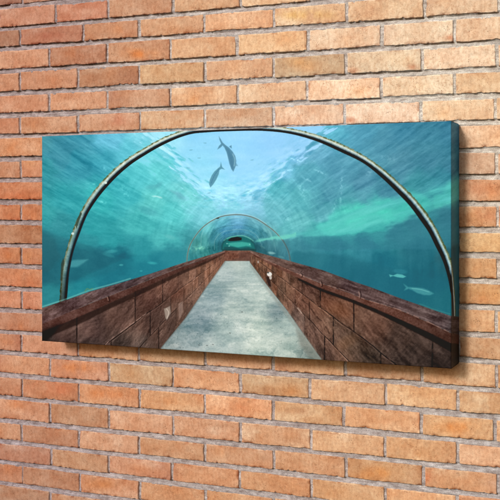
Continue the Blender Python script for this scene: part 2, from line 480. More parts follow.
# ------------------------------------------------------------------ the printed picture
WATER = [(45, 138, (66, 142, 160)), (62, 150, (58, 138, 160)), (80, 138, (62, 146, 170)), (110, 137, (92, 178, 208)), (135, 133, (120, 206, 228)), (155, 131, (150, 220, 236)),
         (45, 170, (46, 138, 152)), (80, 165, (50, 142, 164)), (105, 160, (62, 160, 182)), (125, 148, (84, 182, 204)),
         (45, 210, (50, 150, 158)), (70, 200, (46, 152, 164)), (60, 230, (46, 136, 148)), (45, 250, (42, 118, 132)), (46, 275, (36, 106, 120)), (46, 296, (44, 130, 140)),
         (100, 200, (48, 164, 172)), (125, 190, (56, 168, 180)), (140, 175, (82, 190, 202)), (95, 225, (44, 150, 160)), (85, 240, (42, 136, 148)),
         (78, 252, (36, 112, 128)), (75, 275, (34, 114, 130)), (80, 288, (40, 136, 146)), (110, 240, (44, 148, 158)), (100, 262, (32, 108, 126)), (120, 262, (30, 108, 126)), (110, 278, (32, 112, 130)),
         (140, 225, (66, 172, 178)), (140, 248, (44, 142, 154)), (150, 266, (30, 116, 134)), (165, 240, (70, 172, 178)), (170, 256, (44, 132, 146)), (190, 252, (52, 134, 146)),
         (150, 200, (88, 190, 194)), (170, 215, (84, 192, 198)), (160, 170, (92, 196, 206)), (150, 158, (110, 208, 222)), (185, 195, (108, 202, 210)),
         (172, 145, (124, 210, 232)), (200, 138, (126, 200, 240)), (230, 140, (134, 204, 246)), (265, 140, (136, 200, 242)), (295, 150, (122, 188, 228)),
         (200, 160, (126, 206, 236)), (205, 180, (124, 206, 230)), (235, 180, (142, 208, 242)), (262, 175, (132, 200, 238)), (285, 165, (112, 186, 220)),
         (230, 205, (134, 204, 232)), (205, 205, (116, 200, 216)), (255, 205, (124, 192, 220)), (280, 190, (88, 176, 192)), (275, 210, (96, 176, 192)),
         (310, 175, (80, 158, 180)), (318, 150, (96, 166, 196)), (340, 165, (78, 148, 174)), (300, 200, (82, 168, 182)), (330, 192, (76, 148, 170)), (320, 212, (84, 162, 178)),
         (365, 180, (70, 134, 160)), (390, 190, (62, 128, 152)), (360, 198, (74, 146, 166)), (300, 222, (92, 176, 186)), (290, 232, (86, 172, 182)),
         (330, 226, (78, 192, 186)), (355, 222, (76, 200, 186)), (360, 212, (76, 196, 184)), (385, 215, (70, 196, 182)), (405, 212, (66, 182, 174)), (345, 233, (66, 176, 174)), (312, 234, (72, 166, 170)), (375, 231, (62, 168, 168)),
         (420, 205, (66, 174, 170)), (440, 198, (72, 176, 172)), (452, 192, (74, 176, 172)), (470, 190, (64, 160, 160)), (440, 186, (58, 138, 156)), (425, 190, (56, 136, 152)),
         (300, 245, (58, 130, 146)), (320, 245, (48, 124, 142)), (340, 243, (46, 120, 140)), (365, 243, (42, 118, 138)), (395, 232, (48, 122, 138)), (415, 222, (52, 120, 136)), (445, 215, (50, 112, 128)), (470, 215, (40, 100, 116)),
         (300, 262, (44, 116, 132)), (340, 262, (34, 108, 128)), (380, 262, (28, 104, 124)), (420, 250, (34, 104, 122)), (360, 280, (26, 98, 118)), (400, 285, (24, 96, 116)),
         (430, 280, (24, 94, 112)), (440, 305, (30, 104, 116)), (460, 260, (32, 86, 100)), (475, 300, (26, 80, 92)),
         (310, 130, (90, 176, 204)), (335, 133, (86, 170, 196)), (360, 130, (76, 150, 178)), (380, 140, (70, 138, 164)), (400, 128, (62, 132, 160)), (400, 160, (70, 134, 158)),
         (430, 126, (56, 124, 150)), (450, 125, (52, 118, 146)), (430, 160, (60, 126, 150)), (450, 165, (54, 120, 144)), (475, 130, (34, 98, 128)), (475, 165, (38, 100, 124)), (445, 178, (52, 128, 148)),
         (30, 140, (60, 136, 154)), (30, 220, (46, 140, 150)), (30, 290, (40, 120, 130))]

ARCH_OUT = [(50, 345), (58, 301), (60.5, 270), (66, 246), (69.5, 235), (79, 212), (89, 195), (102, 179), (114, 167), (126, 157.5), (140, 149), (152, 142), (164, 136), (176, 131.5),
            (188, 128), (205, 126.6), (235, 125.2), (265, 125), (293, 127.8), (322, 135), (346, 144.5), (370, 158), (388, 171), (402, 183.5), (416, 197.5), (428, 212), (437, 226), (444, 240),
            (451, 256), (456, 275), (459.5, 300), (461, 330)]
ARCH_IN = [(60, 345), (66.5, 301), (69.5, 270), (75, 246), (79, 235), (87.5, 214), (97, 199), (109, 184.5), (121, 172.5), (132, 163.5), (146, 154.5), (158, 147.5), (170, 141.5), (181, 137),
           (192, 133.8), (208, 132.2), (236, 131), (262, 130.8), (287, 133.2), (316, 141), (340, 151.5), (364, 163.5), (382, 178), (395, 190.5), (409, 205), (419.5, 219), (428.5, 232), (435.5, 246),
            (442, 259), (447.5, 276), (451.5, 300), (453.5, 330)]


def interp_poly(pts, n=500):
    pts = np.array(pts, float)
    d = np.r_[0, np.cumsum(np.hypot(*np.diff(pts, axis=0).T))]
    u = np.linspace(0, d[-1], n)
    # Catmull-Rom like smoothing by cubic hermite
    out = []
    for c in range(2):
        m = np.gradient(pts[:, c], d)
        i = np.clip(np.searchsorted(d, u) - 1, 0, len(d) - 2)
        h = d[i + 1] - d[i]; t = (u - d[i]) / h
        out.append((2 * t ** 3 - 3 * t ** 2 + 1) * pts[i, c] + (t ** 3 - 2 * t ** 2 + t) * h * m[i]
                   + (-2 * t ** 3 + 3 * t ** 2) * pts[i + 1, c] + (t ** 3 - t ** 2) * h * m[i + 1])
    return np.stack(out, 1), u / d[-1]


def paint(px, py):
    """colours (display values) of the print at survey points; px, py 2-D arrays"""
    shp = px.shape
    n = lambda a, b, s, o=4: fbm(px * a, py * b, s, o)
    # ---------- water, gently warped
    cx, cy = 238.0, 246.0
    dx = px - cx; dy = py - cy
    rad = np.hypot(dx, dy) + 1e-6
    ang = np.arctan2(dy, dx)
    wx = n(.05, .07, 101) * 5 + n(.16, .25, 102, 3) * 3.0
    wy = n(.05, .07, 103) * 4 + n(.16, .25, 104, 3) * 2.4
    col = idw(px + wx, py + wy, WATER, 4.2, 5)
    # overall radial reflections (streaks that run away from the far end)
    st1 = fbm(ang * 26, np.log(rad) * 2.2, 120, 4)
    st2 = fbm(ang * 60, np.log(rad) * 5.0, 130, 3)
    rings = fbm(ang * 3.5, np.log(rad) * 22, 140, 4)
    up = sstep(262, 215, py)
    outer_fade = sstep(20, 60, rad)
    col += (st1 * 7 * up * outer_fade)[..., None] * np.array([.9, 1, .85])
    col += (st2 * 5 * up * outer_fade)[..., None] * np.array([1, 1, .9])
    col += (rings * 7 * up * sstep(10, 40, rad) * sstep(150, 70, rad))[..., None] * np.array([1, 1, .95])
    tang = fbm(ang * 7, rad * .42, 145, 4)
    col += (tang * 6.5 * up * outer_fade * sstep(150, 90, rad))[..., None] * np.array([.95, 1, .95])
    col += (fbm(px * .22, py * .5, 147, 4) * 5 * sstep(262, 240, py))[..., None]
    rf1 = fbm((px * .88 + py * .47) * .07, (py * .88 - px * .47) * .55, 148, 4)
    rf2 = fbm((px * .80 - py * .60) * .06, (py * .80 + px * .60) * .50, 149, 4)
    rip = np.where(px < 236, rf1, rf2)
    col += (rip * np.where(px < 236, 8.5, 6.5) * sstep(250, 215, py) * sstep(8, 30, np.abs(px - 236)))[..., None] * np.array([1, .95, .9])
    # slanting shimmer at the top left and top right corners
    a1 = fbm((px * .80 + py * .60) * .045, (py * .80 - px * .60) * .30, 150, 4)
    tl = sstep(150, 110, px) * sstep(230, 180, py)
    col += (a1 * 10 * tl)[..., None] * np.array([.85, 1, .9])
    a2 = fbm((px * .86 - py * .5) * .05, (py * .86 + px * .5) * .26, 160, 4)
    tr = sstep(290, 330, px) * sstep(215, 190, py)
    a4 = fbm((px * .86 - py * .5) * .10, (py * .86 + px * .5) * .75, 165, 4)
    col += (a4 * 5 * tr)[..., None]
    a5 = fbm((px * .85 + py * .52) * .09, (py * .85 - px * .52) * .8, 167, 4)
    col += (a5 * 6 * tl)[..., None]
    col += (a2 * 10 * tr)[..., None] * np.array([.9, 1, .95])
    a3 = fbm((px * .96 - py * .28) * .03, (py * .96 + px * .28) * .22, 170, 4)
    col += (a3 * 8 * sstep(280, 320, px) * sstep(185, 200, py) * sstep(250, 235, py))[..., None] * np.array([.9, 1, 1])
    # the bright window of sky, its border broken into ripples
    def edge_dist(pts):
        pts = np.array(pts, float); ds = np.full(shp, 1e9); sg = np.zeros(shp)
        for (ax, ay), (bx_, by_) in zip(pts[:-1], pts[1:]):
            L2 = (bx_ - ax) ** 2 + (by_ - ay) ** 2
            t = np.clip(((px - ax) * (bx_ - ax) + (py - ay) * (by_ - ay)) / L2, 0, 1)
            d = np.hypot(px - ax - t * (bx_ - ax), py - ay - t * (by_ - ay))
            cr = (bx_ - ax) * (py - ay) - (by_ - ay) * (px - ax)
            m = d < ds
            ds = np.where(m, d, ds); sg = np.where(m, np.sign(cr), sg)
        return ds * sg
    dl = -edge_dist([(140, 128), (160, 148), (172, 159), (187, 173), (201, 187), (213, 199), (226, 214)])   # > 0 on the sky side
    dr = edge_dist([(330, 122), (313, 142), (300, 154), (286, 163), (273, 174), (262, 187), (250, 201), (240, 214)])
    rl = fbm(px * .075 + py * .035 + wx * .04, py * .30 - px * .20, 180, 4)
    rr = fbm(px * .085 - py * .030 + wx * .05, py * .27 + px * .15, 190, 4)
    ml = sstep(-2.2, 2.2, dl + rl * 17 - 1); mr = sstep(-2.2, 2.2, dr + rr * 15 - 1)
    skyc = idw(px, py, [(165, 140, (150, 220, 240)), (200, 140, (130, 202, 240)), (235, 138, (136, 203, 246)), (270, 140, (138, 200, 244)), (300, 145, (132, 196, 236)), (200, 165, (134, 210, 240)),
                        (235, 165, (142, 207, 246)), (265, 170, (140, 206, 243)), (225, 190, (148, 214, 242)), (240, 200, (150, 216, 242)), (215, 185, (140, 216, 240))], 3, 10)
    fade = sstep(222, 196, py) * sstep(40, 60, rad)
    msk = (np.minimum(ml, mr) * fade)[..., None]
    below = np.minimum(col, np.array([128, 206, 226.]))
    col = below * (1 - msk) + skyc * msk
    rim_l = np.exp(-(dl / 11.) ** 2) * sstep(215, 190, py) * sstep(128, 142, py)
    rim_r = np.exp(-(dr / 12.) ** 2) * sstep(215, 190, py) * sstep(128, 142, py)
    col += ((np.clip(rl, 0, 1) * 26 - np.clip(-rl, 0, 1) * 34) * rim_l)[..., None] * np.array([1.1, .6, .5])
    col += ((np.clip(rr, 0, 1) * 26 - np.clip(-rr, 0, 1) * 34) * rim_r)[..., None] * np.array([1.1, .7, .6])
    mid = np.exp(-((px - 236) / 40.) ** 2) * sstep(222, 200, py) * sstep(165, 195, py)
    dash = fbm(px * .16, py * .42, 200, 4)
    col -= (np.clip(dash - .1, 0, 1) * 46 * mid)[..., None] * np.array([1, .45, .3])
    col += (np.clip(-dash - .1, 0, 1) * 30 * mid)[..., None]
    soft = fbm(px * .05 + py * .02, py * .16, 205, 4)
    col += (soft * 7 * np.minimum(ml, mr))[..., None] * np.array([1, .6, .3])
    # bright scratches and scattered sparkles on the acrylic
    for (x, y, L, th, a, amp) in [(121, 258 - 70, 9, 3, .3, 10), (102, 202, 5, 1.2, .3, 30), (93, 184, 6, 1.0, .1, 26), (105, 169, 5, 2, .5, 18), (126, 195, 6, 3, 1.2, 18),
                                  (341, 190, 1.2, 14, .05, 26), (303, 192, 3, 9, -.5, 24), (320, 172, 6, 1, .4, 28), (308, 180, 5, 1, .5, 26), (291, 170, 8, 1, -.2, 30),
                                  (296, 160, 9, 1, .3, 30), (287, 219, 5, 2, -.2, 22), (335, 205, 1.2, 9, .3, 16), (388, 158, 8, 2, .2, 14), (369, 172, 3, 4, .2, 16)]:
        ca, sa = math.cos(a), math.sin(a)
        u = (px - x) * ca + (py - y) * sa; v = -(px - x) * sa + (py - y) * ca
        q = np.exp(-(u / L) ** 2 - (v / th) ** 2) * np.clip(.6 + n(.5, .5, 222, 3) * 2.2, 0, 1.6)
        col += (q * amp)[..., None] * np.array([1, .9, .85])
    # vertical pale shafts bottom right
    sh = fbm(px * .16, py * .02, 230, 3)
    col += (sh * 7 * sstep(300, 330, px) * sstep(236, 250, py))[..., None]
    # caustic net near the surface
    ca_ = np.abs(fbm(px * .10 + wx * .05, py * .13, 235, 3)); cb_ = np.clip(1 - ca_ * 9, 0, 1)
    col += (cb_ * 4 * up * sstep(30, 60, rad))[..., None] * np.array([.8, 1, .9])
    # ---------- rocks and sea bed behind the glass on the left
    r1 = sstep(2, -3, (242 + 8 * n(.05, 0, 240, 3) + np.abs(px - 60) * .16) - py) * sstep(150, 120, px)
    col -= (r1 * (7 + 10 * n(.09, .14, 242)))[..., None] * np.array([.7, 1, .9])
    # ---------- side views of the far tunnel: banded blue-grey tube
    t_in = sstep(56, 40, np.hypot(dx / 1.02, (py - 258) / .93))
    t_in = t_in * sstep(266, 255, py)
    tube = idw(px + n(.2, .2, 250) * 2, py + n(.2, .2, 251) * 2,
               [(238, 218, (112, 182, 212)), (238, 226, (92, 162, 200)), (240, 232, (66, 138, 168)), (222, 222, (88, 172, 192)), (208, 228, (96, 186, 194)), (256, 222, (96, 168, 186)), (270, 230, (96, 166, 176)),
                (214, 236, (56, 130, 148)), (204, 240, (74, 156, 160)), (196, 248, (80, 166, 164)), (195, 256, (40, 116, 124)), (212, 250, (34, 104, 114)), (206, 254, (44, 122, 122)), (262, 236, (52, 122, 138)), (258, 246, (40, 110, 122)),
                (276, 240, (88, 170, 172)), (284, 246, (70, 142, 152)), (268, 248, (56, 122, 132)), (272, 256, (40, 104, 116)), (225, 232, (60, 132, 166)), (252, 232, (62, 138, 160)), (240, 252, (30, 100, 108))], 3.2, 2.2)
    tr_ = fbm(ang * 5, rad * .55, 260, 4)
    ts_ = fbm(ang * 22, rad * .1, 262, 3)
    tube += (tr_ * 20 + ts_ * 4)[..., None] * np.array([.9, 1, 1])
    col = col * (1 - t_in[..., None]) + tube * t_in[..., None]
    # wiggly bright band over far left (reflection of rocks)
    bl = np.exp(-((py - (249 - (px - 190) * .05)) / 2.0) ** 2) * sstep(186, 192, px) * sstep(212, 204, px)
    col += (bl * (14 + 40 * n(.5, .6, 270, 3)))[..., None] * np.array([.9, 1, .6])

    def over(mask, c):
        nonlocal col
        m = np.clip(mask, 0, 1)[..., None]
        c = np.asarray(c, float)
        col = col * (1 - m) + c * m

    def blob(x, y, L, th, a, c, st=1.0, hard=1.3):
        ca, sa = math.cos(a), math.sin(a)
        u = (px - x) * ca + (py - y) * sa; v = -(px - x) * sa + (py - y) * ca
        q = (u / L) ** 2 + (v / th) ** 2
        over(sstep(1.0 + .5 / hard, 1.0 - .5 / hard, q) * st, c)

    def poly_mask(pts, soft=.5):
        pts = np.array(pts, float)
        x0, y0 = pts.min(0) - 3; x1, y1 = pts.max(0) + 3
        inside = np.zeros(shp, bool); dist = np.full(shp, 1e9)
        sel = (px > x0) & (px < x1) & (py > y0) & (py < y1)
        X = px[sel]; Y = py[sel]
        ins = np.zeros(X.shape, bool); ds = np.full(X.shape, 1e9)
        for (ax, ay), (bx_, by_) in zip(pts, np.roll(pts, -1, 0)):
            cnd = (ay > Y) != (by_ > Y)
            with np.errstate(divide='ignore', invalid='ignore'):
                xi = (bx_ - ax) * (Y - ay) / (by_ - ay if by_ != ay else 1e-9) + ax
            ins ^= cnd & (X < xi)
            L2 = (bx_ - ax) ** 2 + (by_ - ay) ** 2 + 1e-9
            t = np.clip(((X - ax) * (bx_ - ax) + (Y - ay) * (by_ - ay)) / L2, 0, 1)
            ds = np.minimum(ds, np.hypot(X - ax - t * (bx_ - ax), Y - ay - t * (by_ - ay)))
        sd = np.where(ins, ds, -ds)
        out = np.zeros(shp); out[sel] = sstep(-soft, soft, sd)
        return out

    def stroke(pts, w, c, st=1.0, soft=.35, smooth=True, rough=False):
        P_, _ = interp_poly(pts, max(24, 10 * len(pts))) if smooth and len(pts) > 2 else (np.array(pts, float), None)
        x0, y0 = P_.min(0) - w - 2; x1, y1 = P_.max(0) + w + 2
        sel = (px > x0) & (px < x1) & (py > y0) & (py < y1)
        X = px[sel]; Y = py[sel]; ds = np.full(X.shape, 1e9)
        for (ax, ay), (bx_, by_) in zip(P_[:-1], P_[1:]):
            L2 = (bx_ - ax) ** 2 + (by_ - ay) ** 2 + 1e-9
            t = np.clip(((X - ax) * (bx_ - ax) + (Y - ay) * (by_ - ay)) / L2, 0, 1)
            ds = np.minimum(ds, np.hypot(X - ax - t * (bx_ - ax), Y - ay - t * (by_ - ay)))
        m = np.zeros(shp); m[sel] = sstep(w / 2 + soft, w / 2 - soft, ds) * st
        if rough: m[sel] *= np.clip(.62 + fbm(X * .4, Y * .4, 777, 3) * 1.3, .12, 1)
        over(m, c)

    # ---------- shaft of light on the right, rocks left, horizon lines
    wob = n(.08, .12, 510, 4) * 2.2

    def poly_w(pts, soft=.5):
        nonlocal px, py
        ox, oy = px, py
        px, py = px + wob, py + wob * .8
        m = poly_mask(pts, soft)
        px, py = ox, oy
        return m
    streaky = fbm((px * .95 - py * .3) * .035, (py * .95 + px * .3) * .25, 512, 4)
    over(poly_w([(286, 236), (309, 232), (330, 222), (346, 212), (354, 205), (386, 199), (405, 197), (425, 191), (450, 181), (480, 172), (480, 196), (450, 203), (431, 210), (415, 217), (400, 221), (388, 228), (354, 234), (309, 234)], 4.6) * np.clip(.62 + streaky * .7, .1, 1),
         np.array([74, 176, 178.]) + streaky[..., None] * 16)
    over(poly_w([(320, 229), (345, 217), (362, 209), (390, 207), (398, 212), (384, 222), (356, 230), (325, 232)], 4) * .5 * np.clip(.8 + streaky * .6, 0, 1), (88, 198, 190))
    over(poly_w([(300, 236), (354, 235.5), (388, 229.5), (400, 222.5), (413, 218), (431, 211), (450, 204), (480, 197), (480, 240), (440, 250), (380, 250), (300, 249)], 1.6) * .55, (46, 116, 136))
    over(poly_w([(292, 251), (330, 253), (352, 258), (390, 268), (470, 285), (480, 345), (292, 280)], 2.5) * .45, (30, 100, 118))
    over(poly_w([(30, 222), (44, 229), (60, 237), (75, 241), (92, 247), (106, 253), (120, 259), (128, 266), (100, 276), (60, 284), (30, 284)], 2.2) * .42, (30, 92, 108))
    over(poly_w([(30, 228), (46, 233), (56, 240), (60, 256), (48, 272), (30, 276)], 3) * .35, (34, 84, 96))
    over(poly_w([(112, 262), (132, 257), (160, 252), (187, 249), (187, 262), (140, 277), (90, 292), (60, 300), (80, 278)], 1.8) * .35, (30, 124, 142))
    # ---------- faint fish and shapes in the water
    blob(153, 187, 7, 2.2, -.1, (72, 158, 172), .5, .35); blob(159, 184.5, 3.4, 1.8, -.6, (72, 158, 172), .5, .35)
    blob(180, 196, 5.5, 2.4, .7, (84, 154, 176), .6, .35); blob(173, 192, 4, 1.2, .5, (92, 164, 180), .45, .35)
    blob(155, 196.3, 3, .8, .05, (170, 228, 232), .7, .4); blob(159.5, 197.3, 2.6, .9, .3, (170, 228, 232), .7, .4)
    blob(148, 211, 9, 4, .3, (66, 150, 165), .35, .5); blob(170, 237, 6, 2, .3, (110, 190, 195), .35, .5)
    over(poly_mask([(68, 261), (74, 260), (88, 259.5), (82, 264), (77, 267), (69, 267.5), (67, 265)], 1.4) * .55, (84, 168, 176))
    blob(111, 251.5, 5.5, 1.6, -.1, (70, 165, 172), .5, .4); blob(108, 255, 6, 1.5, .3, (54, 146, 156), .4, .5); blob(121, 265, 2, 1, 0, (70, 165, 172), .6, .6)
    blob(152, 263, 4.5, 1.3, .1, (56, 165, 172), .7, .45)
    blob(141, 271, 1.5, .7, 0, (60, 165, 170), .6)
    blob(400, 271.5, 7, 2.3, .1, (40, 120, 138), .7, .7)
    over(poly_mask([(389, 274.5), (393, 275.4), (397, 273.8), (402, 274.6), (406, 276.6), (403, 278), (397, 277.2), (393, 276), (390, 277)], .6) * .9, (84, 176, 178))
    over(poly_mask([(403.5, 284), (408, 287), (412, 287.2), (418, 287.6), (424, 288.6), (429, 290.6), (433.8, 293.6), (430, 295.2), (424, 295), (417, 293), (412, 290), (408.5, 288.8), (404, 290.4), (406, 287.6)], 1.0) * .75, (70, 150, 158))
    stroke([(412, 288.4), (420, 289.4), (429, 292)], .9, (110, 190, 190), .5)
    # ---------- two swimming fish overhead
    bf = (82, 138, 166)
    over(poly_mask([(218.8, 136.2), (220.4, 138.6), (222.6, 142.4), (225, 144.6), (229, 147.6), (232.6, 151.6), (235.2, 156), (236.2, 161), (235.2, 167), (233.2, 171.6),
                    (231.2, 169), (229.4, 164), (228, 158), (226.6, 152.4), (224.4, 147.6), (222.6, 145.4), (221, 147.2), (217.4, 149.4), (219, 146), (221.2, 143.8), (219.6, 140)], .55), bf)
    over(poly_mask([(225, 146), (229.6, 150.6), (232.6, 157), (233.4, 164), (232.8, 170), (231, 167), (229.4, 160), (227.6, 152)], .9) * .55, (64, 116, 148))
    over(poly_mask([(229.2, 146.6), (231.4, 145.2), (231.8, 148.6)], .5), bf)
    over(poly_mask([(235.6, 162), (238, 166), (234.6, 166)], .5) * .6, bf)
    stroke([(232.8, 154), (234.8, 160), (234, 166)], .9, (150, 200, 220), .55)
    over(poly_mask([(220.8, 162), (221.6, 165.6), (222.2, 167.2), (224.8, 169.6), (221.6, 168.8), (219.4, 169.8), (218.6, 174), (216.2, 179.4), (213, 184.4), (210.2, 187.4),
                    (209, 184), (209.6, 180), (211.6, 175.4), (214.4, 171.4), (218, 168.2), (220, 166.6)], .5), (84, 146, 170))
    stroke([(219, 169), (214.5, 175), (211, 183)], .8, (60, 114, 146), .6)
    for x, y in [(191, 150), (205, 143), (199, 158), (213, 197), (188, 168), (248, 191), (262, 198), (252, 160), (205, 199), (209, 193)]:
        blob(x, y, 1.8, .5, rng.uniform(-.3, .3), (96, 160, 190), .6)

    # ---------- thin hoop half way down the tunnel, and fainter ones behind it
    hoop = [(186.6, 264), (187.4, 254), (190, 245), (195, 236.4), (200, 230), (210, 221.8), (220, 217), (230, 215), (242, 215), (254, 218), (266, 225), (276, 233), (284, 243), (288.2, 252), (290, 262)]
    stroke(hoop, 1.5, (150, 190, 190), .45, .6)
    stroke(hoop, .85, (92, 98, 92), .85, .35)
    stroke([(x + .2, y - 1.3) for x, y in hoop[5:11]], .5, (190, 225, 230), .5)
    blob(217.6, 218.2, 1.6, .7, -.2, (50, 60, 60), .9)
    h2 = [(221.4, 250), (222, 243), (226, 238.4), (234, 236.2), (243, 236.2), (250, 239), (254, 245), (255.4, 251)]
    for k, (sc, st) in enumerate([(1.18, .5), (1.42, .45), (1.72, .4), (2.2, .42)]):
        stroke([(238.6 + (x - 238.6) * sc, 251 + (y - 251) * sc) for x, y in h2], .6, (130, 180, 184) if k % 2 else (48, 104, 112), st)
    over(poly_w([(252, 242), (262, 240), (276, 236.6), (296, 232), (296, 236.5), (276, 240.4), (262, 242.6)], 1.2) * .75, (104, 200, 188))
    over(poly_w([(258, 243.5), (276, 241.5), (289, 239), (290, 262), (276, 258), (262, 252)], 1.6) * .45, (52, 104, 124))
    # ---------- far end opening
    over(poly_mask([(218, 251), (218, 243), (225, 237), (236, 234), (248, 235), (258, 243), (260, 252)], 2.2) * .55, (26, 84, 100))
    over(poly_mask(h2, .8), (24, 104, 106))
    over(poly_mask([(227, 243.4), (233, 242.4), (242, 241.8), (250, 243), (251, 246.6), (246, 246), (238, 247.4), (230, 245.8)], .9) * .85, (62, 168, 158))
    over(poly_mask([(224, 247), (232, 247), (240, 248.6), (248, 247.4), (254, 249), (254, 252), (224, 252)], .8) * .8, (16, 74, 80))
    for x, y in [(226.8, 243.6), (249.6, 244.4), (229, 246)]: blob(x, y, .8, .6, 0, (130, 196, 196), .7, .6)
    over(poly_mask([(227.4, 240.4), (231, 237.6), (237, 236.6), (241.6, 237.8), (241.4, 240.2), (236, 240.9), (230, 241.2)], .5), (12, 30, 34))
    stroke([(224, 240.6), (228, 238), (234, 236.4), (243, 235.8), (250, 238.6), (253, 241)], 1.1, (104, 190, 176), .75, .6)
    stroke([(221.6, 249), (222.6, 243.6), (226, 239.6)], 1.6, (20, 66, 74), .6, .9)
    stroke([(256, 250), (254.4, 244.6), (251, 240.6)], 1.6, (24, 70, 78), .6, .9)
    over(poly_mask([(222, 249.2), (256, 249.2), (256, 252), (222, 252)], .5) * .8, (26, 66, 68))
    # right of the opening: dark reflections & pale plates
    blob(271, 253, 4, 1.3, .1, (120, 176, 180), .8, .6); blob(262, 247, 3, 1, .5, (96, 160, 164), .6, .6); blob(281, 257, 3, 1, .3, (90, 150, 156), .5, .6)
    stroke([(283, 240), (288, 250), (291, 262)], 1.1, (66, 88, 88), .5)
    over(poly_mask([(256, 243), (262, 246), (268, 252), (270, 257), (256, 252)], 1.2) * .5, (24, 72, 84))
    over(poly_mask([(192, 240), (196, 238), (199, 242), (197, 252), (192, 254)], 1.6) * .25, (40, 96, 96))

    # ---------- big hoop
    PO, uo = interp_poly(ARCH_OUT, 420); PI_, ui = interp_poly(ARCH_IN, 420)
    PO = PO + (PI_ - PO) * .16; PC = (PO + PI_) / 2; PW = np.hypot(*(PO - PI_).T)
    sel = np.zeros(shp, bool)
    best = np.full(shp, 1e9); bi = np.zeros(shp, int)
    for i in range(0, len(PC)):
        x, y = PC[i]
        m = (np.abs(px - x) < 9) & (np.abs(py - y) < 9)
        d2 = (px[m] - x) ** 2 + (py[m] - y) ** 2
        b = best[m]; k = bi[m]; c = d2 < b
        b[c] = d2[c]; k[c] = i; best[m] = b; bi[m] = k
    nrm = (PI_ - PO) / PW[:, None]
    t = ((px - PO[bi, 0]) * nrm[bi, 0] + (py - PO[bi, 1]) * nrm[bi, 1]) / PW[bi]
    near = best < 81
    jag = n(.55, .55, 300, 3) * .10
    cover = near * sstep(-.06, .04, t + jag * .7) * sstep(1.05, .97, t)
    s_ = uo[bi]
    side_l = sstep(.30, .14, s_); side_r = sstep(.62, .8, s_)
    def lerp_tab(t, tab):
        xs = [a for a, _ in tab]
        return np.stack([np.interp(t, xs, [c[k] for _, c in tab]) for k in range(3)], -1)
    c_top = lerp_tab(t, [(0, (120, 132, 110)), (.12, (150, 170, 146)), (.30, (200, 218, 212)), (.44, (150, 180, 184)), (.54, (90, 120, 128)), (.62, (20, 34, 42)), (.8, (6, 14, 20)), (1, (10, 22, 28))])
    c_lft = lerp_tab(t, [(0, (96, 104, 84)), (.10, (120, 134, 112)), (.3, (110, 152, 152)), (.5, (92, 132, 138)), (.64, (48, 82, 92)), (.74, (14, 28, 36)), (.84, (8, 18, 26)), (1, (24, 62, 74))])
    c_rgt = lerp_tab(t, [(0, (70, 84, 52)), (.12, (104, 120, 94)), (.26, (170, 200, 198)), (.38, (140, 176, 188)), (.50, (60, 96, 112)), (.58, (10, 18, 24)), (.9, (4, 8, 12)), (1, (8, 20, 28))])
    ca = c_top * (1 - side_l - side_r)[..., None] + c_lft * side_l[..., None] + c_rgt * side_r[..., None]
    ca += (fbm(s_ * 260, t * 1.5, 310, 4) * 22 * sstep(.7, .5, t))[..., None]
    moss = sstep(.28, .02, t) * np.clip(n(.5, .5, 320, 3) * 2.2 + .25, 0, 1)
    ca = ca * (1 - moss[..., None]) + np.array([72, 84, 40.]) * moss[..., None]
    sdk = sstep(262, 300, py) * side_l
    ca = ca * (1 - .45 * sdk[..., None])
    over(cover, ca)
    for x, y in [(105.5, 182.8), (72.6, 233.6), (76.2, 226.4)]: blob(x, y, 1.4, 1.2, 0, (200, 226, 222), .9)
    over(poly_mask([(75, 226), (77, 219), (80.5, 212), (81.8, 213.6), (79, 221), (76.6, 229)], .5) * .9, (52, 72, 60))
    over(poly_mask([(60.3, 280), (61, 264), (63, 258), (64.5, 262), (62.7, 272), (62.1, 281)], .6) * .8, (48, 60, 50))

    # ---------- low stone walls
    def earth(c, k=.84):
        mm = c.mean(-1, keepdims=True)
        return mm + (c - mm) * k

    def area(pts, c, st=1., soft=.5):
        over(poly_mask(pts, soft) * st, c)
    stone = n(.12, .16, 400, 5); grain = n(.7, .8, 402, 3); streak = fbm((px - py * .6) * .09, (py + px * .6) * .5, 404, 4)
    # split-face blocks drawn in the perspective of the corridor
    VX, VY = 238.0, 246.0

    def masonry(side):
        run = np.maximum((px - VX) * side, 6.0)
        h = (py - VY) / run
        z = 1.0 / run
        L = z / .0035                                   # in block lengths
        u = L * .58 / .29 * 1.0; v = h / .29            # square units: one course high
        bend = fbm(u * 1.3, v * 1.3, 600 + side, 3) * .035
        hj = [.745, 1.04] if side > 0 else [.742, 1.02]
        course = (h > hj[0]).astype(int) + (h > hj[1])
        if side > 0: off = np.array([.47, .0, .3])[course]
        else: off = np.array([.775, .25, .6])[course]
        Lb = L - off + bend * .15
        blk = np.floor(Lb)
        tint = _hash(blk, course, 31 + side) - .5
        tint2 = _hash(blk, course, 57 + side) - .5
        rock = fbm(u * 2.6, v * 4.4, 610 + side, 6, .62)
        e = .07
        emb = fbm(u * 2.6 + e * 2, v * 4.4 + e * 3, 610 + side, 6, .62) - rock
        big = fbm(u * .9, v * 1.1, 630 + side, 3)
        damp = sstep(8, 40, run)
        c = np.zeros(shp + (3,))
        c += (tint * 20)[..., None] * np.array([1, .9, .85]) + (tint2 * 10)[..., None] * np.array([1.3, .4, 0])
        c += (rock * 11 * damp + emb * 34 * damp)[..., None] * np.array([1, .88, .8])
        dap = np.clip(big * 1.6, -.6, 1)
        c += (dap * 16)[..., None] * np.array([1.15, .88, .72])
        # joints
        dv = np.minimum(np.abs(h - hj[0] + bend * .3), np.abs(h - hj[1] + bend * .3)) * run
        fr = np.abs(Lb - np.round(Lb)) * .0035 * run * run
        w = .42 + .35 * sstep(40, 180, run)
        brk = np.clip(.85 + fbm(px * .3, py * .3, 640, 3) * .9 + .25 * sstep(60, 110, run), .25, 1)
